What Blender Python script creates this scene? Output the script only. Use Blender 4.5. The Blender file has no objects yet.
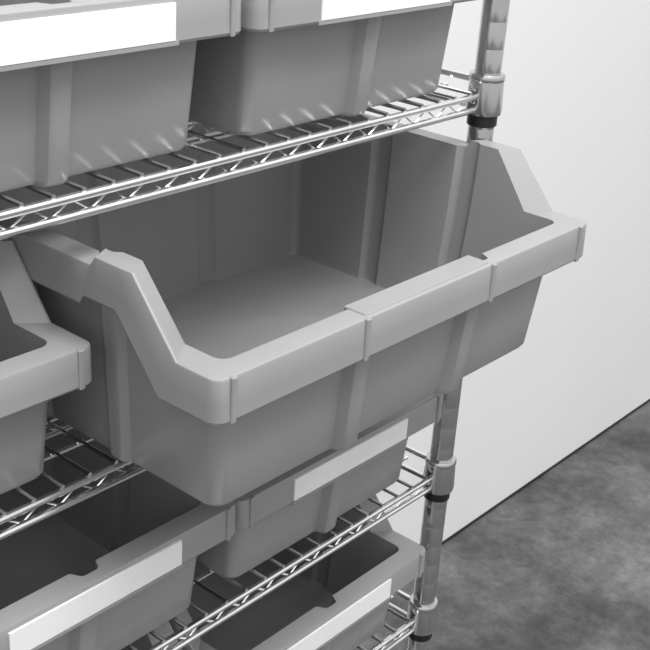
import bpy, bmesh, math
from mathutils import Vector, Matrix
CAMH=1.42
def Z(D): return CAMH-D
col=bpy.context.scene.collection
# ---------------- materials
def mat(name, base, rough, metal=0.0, noise=None, bump=None, spec=0.5, speck=None):
    m=bpy.data.materials.new(name); m.use_nodes=True
    nt=m.node_tree; b=nt.nodes['Principled BSDF']
    b.inputs['Base Color'].default_value=(base,base,base,1)
    b.inputs['Roughness'].default_value=rough
    b.inputs['Metallic'].default_value=metal
    b.inputs['Specular IOR Level'].default_value=spec
    tc=nt.nodes.new('ShaderNodeTexCoord')
    if noise:
        sc,lo,hi,det=noise
        n=nt.nodes.new('ShaderNodeTexNoise'); n.inputs['Scale'].default_value=sc; n.inputs['Detail'].default_value=det
        n.inputs['Roughness'].default_value=0.66
        nt.links.new(tc.outputs['Object'],n.inputs['Vector'])
        r=nt.nodes.new('ShaderNodeValToRGB')
        r.color_ramp.elements[0].position=0.33; r.color_ramp.elements[1].position=0.68
        r.color_ramp.elements[0].color=(lo,lo,lo,1); r.color_ramp.elements[1].color=(hi,hi,hi,1)
        nt.links.new(n.outputs['Fac'],r.inputs['Fac'])
        out=r.outputs['Color']
        if speck:
            n3=nt.nodes.new('ShaderNodeTexNoise'); n3.inputs['Scale'].default_value=speck[0]; n3.inputs['Detail'].default_value=6
            n3.inputs['Roughness'].default_value=0.8
            nt.links.new(tc.outputs['Object'],n3.inputs['Vector'])
            r3=nt.nodes.new('ShaderNodeValToRGB')
            r3.color_ramp.elements[0].position=0.38; r3.color_ramp.elements[1].position=0.62
            a,c=speck[1],speck[2]
            r3.color_ramp.elements[0].color=(a,a,a,1); r3.color_ramp.elements[1].color=(c,c,c,1)
            nt.links.new(n3.outputs['Fac'],r3.inputs['Fac'])
            mx=nt.nodes.new('ShaderNodeMix'); mx.data_type='RGBA'; mx.blend_type='MULTIPLY'; mx.inputs[0].default_value=1.0
            nt.links.new(out,mx.inputs[6]); nt.links.new(r3.outputs['Color'],mx.inputs[7]); out=mx.outputs[2]
        nt.links.new(out,b.inputs['Base Color'])
    if bump:
        sc,st,dist=bump
        n2=nt.nodes.new('ShaderNodeTexNoise'); n2.inputs['Scale'].default_value=sc; n2.inputs['Detail'].default_value=4
        nt.links.new(tc.outputs['Object'],n2.inputs['Vector'])
        bp=nt.nodes.new('ShaderNodeBump'); bp.inputs['Strength'].default_value=st; bp.inputs['Distance'].default_value=dist
        nt.links.new(n2.outputs['Fac'],bp.inputs['Height']); nt.links.new(bp.outputs['Normal'],b.inputs['Normal'])
    return m
M_BIN=mat('grey_plastic',0.31,0.30,0,noise=(6,0.295,0.32,2),bump=(400,0.05,0.0004),spec=0.5)
M_LABEL=mat('white_card',0.9,0.5,noise=(8,0.86,0.92,2))
M_CHROME=mat('chrome',0.78,0.2,1.0,noise=(30,0.76,0.86,2))
M_POST=mat('chrome_post',0.6,0.18,1.0,noise=(30,0.56,0.64,2))
M_BLACK=mat('black_plastic',0.012,0.4,noise=(20,0.008,0.02,2))
M_WALL=mat('wall_paint',0.86,0.85,noise=(1.5,0.855,0.875,3),bump=(90,0.06,0.002))
M_FLOOR=mat('concrete',0.1,0.38,noise=(4.2,0.035,0.175,14),bump=(25,0.12,0.003),speck=(30,0.7,1.25))

def finish(bm,name,mats,link=True,ang=0.55):
    bmesh.ops.remove_doubles(bm,verts=bm.verts,dist=1e-6)
    bmesh.ops.recalc_face_normals(bm,faces=bm.faces)
    for f in bm.faces: f.smooth=True
    for e in bm.edges:
        if len(e.link_faces)==2 and e.calc_face_angle(0)>ang: e.smooth=False
    me=bpy.data.meshes.new(name); bm.to_mesh(me); bm.free()
    for m in mats: me.materials.append(m)
    return me
def box(bm,x0,x1,y0,y1,z0,z1,mi=0,bev=0.0):
    r=bmesh.ops.create_cube(bm,size=1.0)
    vs=r['verts']
    for v in vs:
        v.co=Vector(((x0+x1)/2+v.co.x*(x1-x0),(y0+y1)/2+v.co.y*(y1-y0),(z0+z1)/2+v.co.z*(z1-z0)))
    fs=set(f for v in vs for f in v.link_faces)
    for f in fs: f.material_index=mi
    if bev:
        es=list(set(e for v in vs for e in v.link_edges))
        bmesh.ops.bevel(bm,geom=es,offset=bev,segments=1,affect='EDGES',profile=0.5)
def rod(bm,a,b,r,n=8,mi=0):
    a=Vector(a);b=Vector(b);d=b-a
    q=d.to_track_quat('Z','Y').to_matrix().to_4x4()
    mt=Matrix.Translation((a+b)/2)@q
    rr=bmesh.ops.create_cone(bm,cap_ends=True,segments=n,radius1=r,radius2=r,depth=d.length,matrix=mt)
    for f in set(f for v in rr['verts'] for f in v.link_faces): f.material_index=mi
def lathe(bm,cx,cy,prof,n=24,mi=0):
    rings=[]
    for (r,z) in prof:
        rings.append([bm.verts.new((cx+r*math.cos(2*math.pi*i/n),cy+r*math.sin(2*math.pi*i/n),z)) for i in range(n)])
    for a,b in zip(rings,rings[1:]):
        for i in range(n):
            f=bm.faces.new((a[i],a[(i+1)%n],b[(i+1)%n],b[i])); f.material_index=mi
    for rg in (rings[0],rings[-1]):
        f=bm.faces.new(rg); f.material_index=mi

# ---------------- bin
def make_bin(name,W,L,h,H,y1,y2,ystep,bw,fribs,sribs,divs,label=None,step=0.007,raised=None,b=0.030,roff=0.0095):
    R=0.009; ribw=0.030
    th=math.atan2(H-h,y2-y1); sh=b*math.tan(th/2)
    def top(y):
        if y<=y1: return h
        if y<=y2: return h+(H-h)*(y-y1)/(y2-y1)
        if y<=ystep: return H
        if y<=ystep+0.005: return H-step*(y-ystep)/0.005
        return H-step
    def shift(y):
        if y<=y1: return sh*max(y,0)/y1
        if y<=y2: return sh
        return sh*max(0,1-(y-y2)/(L-y2))
    st=[]
    def side_st(vals,ribs,lo,hi,o=1):
        s={}
        for v in vals: s[round(v,5)]=0
        for c in ribs:
            for k in list(s):
                if c-ribw/2<=k<=c+ribw/2: del s[k]
            for d,oo in ((-ribw/2,0),(-ribw/2+0.005,0.9),(-ribw/2+0.008,1.05),(ribw/2-0.008,1.05),(ribw/2-0.005,0.9),(ribw/2,0)):
                s[round(c+d,5)]=oo*o
        return sorted((k,v) for k,v in s.items() if lo-1e-6<=k<=hi+1e-6)
    hxr=W/2-R
    nx=8
    fx=side_st([-hxr+2*hxr*i/nx for i in range(nx+1)],fribs,-hxr,hxr)
    bx=side_st([-hxr+2*hxr*i/nx for i in range(nx+1)],fribs,-hxr,hxr,0.5)
    sy=[R+(L-2*R)*i/8 for i in range(9)]+[ystep,ystep+0.005,y1,y2,(y1+y2)/2]
    so=0.5
    sd=side_st(sy,sribs,R,L-R,so)
    have=[k for k,_ in sd]
    for yb_ in (y1,y2,ystep,ystep+0.005):
        if min(abs(k-yb_) for k in have)>0.0005:
            o=0
            for c in sribs:
                if abs(yb_-c)<ribw/2-0.004: o=so
            sd.append((yb_,o))
    sd.sort()
    for x,o in fx: st.append(('F',x/hxr,o))
    nc=5
    for i in range(1,nc): st.append(('C0',i/nc,0))
    for y,o in sd: st.append(('R',(y-R)/(L-2*R),o))
    for i in range(1,nc): st.append(('C1',i/nc,0))
    for x,o in reversed(bx): st.append(('B',x/hxr,o))
    for i in range(1,nc): st.append(('C2',i/nc,0))
    for y,o in reversed(sd): st.append(('L',(y-R)/(L-2*R),o))
    for i in range(1,nc): st.append(('C3',i/nc,0))
    def P(s,hx,yf,yb,r,off):
        k,t,o=s
        if k=='F': return (t*(hx-r), yf-o*off)
        if k=='B': return (t*(hx-r), yb+o*off)
        if k=='R': return (hx+o*off, yf+r+t*(yb-yf-2*r))
        if k=='L': return (-hx-o*off, yf+r+t*(yb-yf-2*r))
        a={'C0':-90,'C1':0,'C2':90,'C3':180}[k]; a=math.radians(a+90*t)
        cx={'C0':1,'C1':1,'C2':-1,'C3':-1}[k]*(hx-r); cy=(yf+r) if k in('C0','C3') else (yb-r)
        return (cx+r*math.cos(a),cy+r*math.sin(a))
    rim=[P(s,W/2,0,L,R,0) for s in st]
    tops=[top(p[1]) for p in rim]
    bm=bmesh.new()
    N=len(st)
    def bridge(a,b,mi=0):
        for i in range(N):
            j=(i+1)%N
            try:
                f=bm.faces.new((a[i],a[j],b[j],b[i])); f.material_index=mi
            except ValueError: pass
    def body(z,i):
        s=z/H
        hx=bw/2+(W/2-0.0175-bw/2)*s-i
        s2=z/h
        yf=0.029-0.0115*min(s2,1.0)+i
        yb=L-0.034+0.0155*s-i
        return hx,yf,yb,0.012-i*0.8
    def ring(zf,i,extra=0,zadd=0):
        out=[]
        for k,s in enumerate(st):
            z=zf if not callable(zf) else zf(k)
            z+=zadd
            hx,yf,yb,r=body(z,i)
            x,y=P(s,hx-extra,yf+extra,yb-extra,r,roff)
            out.append(bm.verts.new((x,y,z)))
        return out
    outer=[ring(0.0,0,0.005),ring(0.0015,0,0.0018),ring(0.005,0,0)]
    for t in (0.3,0.6,0.85,1.0): outer.append(ring(lambda k,t=t:0.005+(tops[k]-0.003-0.005)*t,0))
    for a,b_ in zip(outer,outer[1:]): bridge(a,b_)
    bm.faces.new(outer[0])
    inner=[ring(0.0035,0.003,0.004),ring(0.0048,0.003,0.0012),ring(0.008,0.003,0)]
    for t in (0.3,0.6,0.85,1.0): inner.append(ring(lambda k,t=t:0.008+(tops[k]-0.008)*t,0.003))
    for a,b_ in zip(inner,inner[1:]): bridge(a,b_)
    bm.faces.new(inner[0])
    def rr(ins,dz,low=False,sc=0):
        out=[]
        for k,s in enumerate(st):
            x,y=P(s,W/2-ins,ins,L-ins,max(R-ins,0.004),0)
            if low: y+=shift(rim[k][1])
            out.append(bm.verts.new((x,y,tops[k]+dz)))
        return out
    A=inner[-1]
    rings=[A,rr(0.0024,0.0),rr(0.0006,-0.0005),rr(0.0,-0.002),rr(-0.0005,-b*0.6),rr(-0.001,-b+0.002,True),rr(0.0003,-b,True),rr(0.0022,-b+0.001,True),rr(0.003,-0.0045),outer[-1]]
    for k,v in enumerate(rings[4]): v.co.y+=shift(rim[k][1])*0.6
    for a,b_ in zip(rings,rings[1:]): bridge(a,b_)
    for x in divs:
        box(bm,x-0.0025,x+0.0025,-0.0024,0.003,h-b-0.0006,h+0.0004,0,0.0008)
    if raised:
        x0,x1=raised
        box(bm,x0,x1,0.004,0.0250,h-0.004,h+0.0012,0,0.0007)
    if label:
        x0,x1,z0,z1=label
        box(bm,x0-0.003,x1+0.003,-0.0022,0.001,z0-0.003,z0-0.0005,0)
        box(bm,x0,x1,-0.0020,0.001,z0,z1,1)
    return finish(bm,name,[M_BIN,M_LABEL])

BIG=make_bin('plastic_bin_wide',0.480,0.368,0.127,0.177,0.040,0.084,0.122,0.418,
             [-0.081,0.088],[0.122,0.24],[-0.226,-0.087,0.079,0.222],raised=(-0.085,0.077),b=0.0335)
SM_args=dict(W=0.306,L=0.365,h=0.112,H=0.163,y1=0.05,y2=0.092,ystep=0.13,bw=0.262,fribs=[0.0],sribs=[0.122,0.24],divs=[-0.139,0.139])
SMALL=make_bin('plastic_bin_labelled',label=(-0.084,0.084,0.112-0.0275,0.112-0.0045),**SM_args)
SMALLP=make_bin('plastic_bin_plain',raised=(-0.07,0.07),**SM_args)

def place(me,name,x,y,shelfD,sz=1.0,rot=0.0):
    o=bpy.data.objects.new(name,me); col.objects.link(o)
    o.location=(x,y,Z(shelfD)+0.0062); o.scale=(1,1,sz); o.rotation_euler=(0,0,rot)
    return o
S=[0.055,0.266,0.490,0.690,0.883,1.08,1.275]
YF=0.616; YB=0.976; XR=0.972; XL=-0.25
place(BIG,'storage_bin',0.7265,0.482,S[2])
def sb(x,y,s,sz=1.0,me=None): place(me or SMALL,'storage_bin',x,y,S[s],sz)
sb(0.787,0.600,1,1.09); sb(0.4735,0.604,1,1.09); sb(0.16,0.605,1,1.09)
sb(0.3325,0.602,2,1,SMALLP); sb(0.02,0.605,2,1)
sb(0.7905,0.600,3); sb(0.482,0.598,3,1.03); sb(0.17,0.605,3)
sb(0.787,0.597,4); sb(0.475,0.602,4); sb(0.165,0.605,4)
sb(0.785,0.605,5); sb(0.475,0.605,5); sb(0.16,0.605,5)

# ---------------- rack
rack=bpy.data.objects.new('wire_shelving_rack',None); col.objects.link(rack)
def child(me,name,loc=(0,0,0)):
    o=bpy.data.objects.new(name,me); col.objects.link(o); o.parent=rack; o.location=loc; return o
bm=bmesh.new()
r=0.0032; dz=0.0130
for y in (YF,YB):
    for z in (0,-dz): rod(bm,(XL,y,z),(XR,y,z),r,10)
for x in (XL,XR):
    for z in (0.012,-dz): rod(bm,(x,YF,z),(x,YB,z),r,10)
n=48
for i in range(1,n):
    x=XL+(XR-XL)*i/n
    rod(bm,(x,YF-0.001,0.004),(x,YB+0.001,0.004),0.0019,6)
for i in range(1,8):
    y=YF+0.045*i
    rod(bm,(XL,y,0.0006),(XR,y,0.0006),0.0021,6)
for y in (YF+0.09,YF+0.225):
    rod(bm,(XL,y,-dz),(XR,y,-dz),0.0024,6)
m=72
for y in (YF,YB,YF+0.09,YF+0.225):
    pts=[(XL+0.01+(XR-XL-0.02)*i/m,y+0.001,(-0.001 if i%2 else -dz+0.001)) for i in range(m+1)]
    for a,b_ in zip(pts,pts[1:]): rod(bm,a,b_,0.0009,5)
SHELF=finish(bm,'shelf_mesh',[M_CHROME])
bm=bmesh.new()
for x in (XL,XR):
    for y in (YF,YB):
        lathe(bm,x,y,[(0.0135,-0.018),(0.0172,-0.018),(0.0178,-0.013),(0.0166,0.014),(0.0172,0.015),(0.0172,0.019),(0.0160,0.021),(0.0135,0.021)])
        lathe(bm,x,y,[(0.0130,-0.030),(0.0146,-0.029),(0.0146,-0.0182),(0.0130,-0.0182)],mi=1)
COLLAR=finish(bm,'collars_mesh',[M_POST,M_BLACK])
for i,d in enumerate(S):
    child(SHELF,'shelf_%d'%(i+1),(0,0,Z(d)))
    child(COLLAR,'collars_%d'%(i+1),(0,0,Z(d)))
bm=bmesh.new()
prof=[(0.016,0.0),(0.016,0.012),(0.0127,0.014)]
z=0.03
while z<1.86:
    prof+=[(0.0127,z-0.0008),(0.01262,z-0.0004),(0.01262,z+0.0004),(0.0127,z+0.0008)]; z+=0.0254
prof+=[(0.0127,1.868),(0.010,1.872)]
lathe(bm,0,0,prof)
POST=finish(bm,'post_mesh',[M_POST])
k=1
for x in (XL,XR):
    for y in (YF,YB): child(POST,'post_%d'%k,(x,y,0.0)); k+=1

# ---------------- room
def boxobj(name,x0,x1,y0,y1,z0,z1,m):
    bm=bmesh.new(); box(bm,x0,x1,y0,y1,z0,z1)
    o=bpy.data.objects.new(name,finish(bm,name,[m])); col.objects.link(o); return o
WY=1.10
boxobj('floor',-3,5,-3,WY+0.1,-0.05,0,M_FLOOR)
boxobj('wall_back',-3,5,WY,WY+0.1,0,2.9,M_WALL)
boxobj('trim_1',-3,5,WY-0.003,WY,0,0.005,M_BLACK)

# ---------------- light
w=bpy.data.worlds.new('World'); bpy.context.scene.world=w; w.use_nodes=True
nt=w.node_tree; bg=nt.nodes['Background']
tc=nt.nodes.new('ShaderNodeTexCoord'); sp=nt.nodes.new('ShaderNodeSeparateXYZ')
nt.links.new(tc.outputs['Generated'],sp.inputs[0])
cr=nt.nodes.new('ShaderNodeValToRGB')
e=cr.color_ramp.elements
e[0].position=0.0; e[0].color=(0.42,0.42,0.42,1)
e[1].position=0.9; e[1].color=(1,1,1,1)
x_=e.new(0.4); x_.color=(0.66,0.66,0.66,1)
nt.links.new(sp.outputs['Z'],cr.inputs['Fac'])
nt.links.new(cr.outputs['Color'],bg.inputs['Color'])
bg.inputs['Strength'].default_value=1.6
def area(name,loc,target,size,power):
    l=bpy.data.lights.new(name,'AREA'); l.size=size; l.energy=power
    o=bpy.data.objects.new(name,l); col.objects.link(o); o.location=loc
    o.rotation_euler=(Vector(target)-Vector(loc)).to_track_quat('-Z','Y').to_euler(); return o
area('ceiling_lamp',(0.6,-0.12,2.9),(0.9,0.6,0.9),1.0,42)

# ---------------- camera
cam=bpy.data.cameras.new('camera'); co=bpy.data.objects.new('camera',cam); col.objects.link(co)
R_=Vector((.6534,-.7543,.0642)).normalized(); F_=Vector((.7051,.5755,-.4145)).normalized()
U_=R_.cross(F_).normalized()
R_=F_.cross(U_).normalized()
mtx=Matrix((( R_.x,U_.x,-F_.x,0),(R_.y,U_.y,-F_.y,0),(R_.z,U_.z,-F_.z,CAMH),(0,0,0,1)))
co.matrix_world=mtx
cam.sensor_width=36; cam.lens=36*1200/650; cam.clip_start=0.01
bpy.context.scene.camera=co
bpy.context.scene.view_settings.view_transform='Standard'
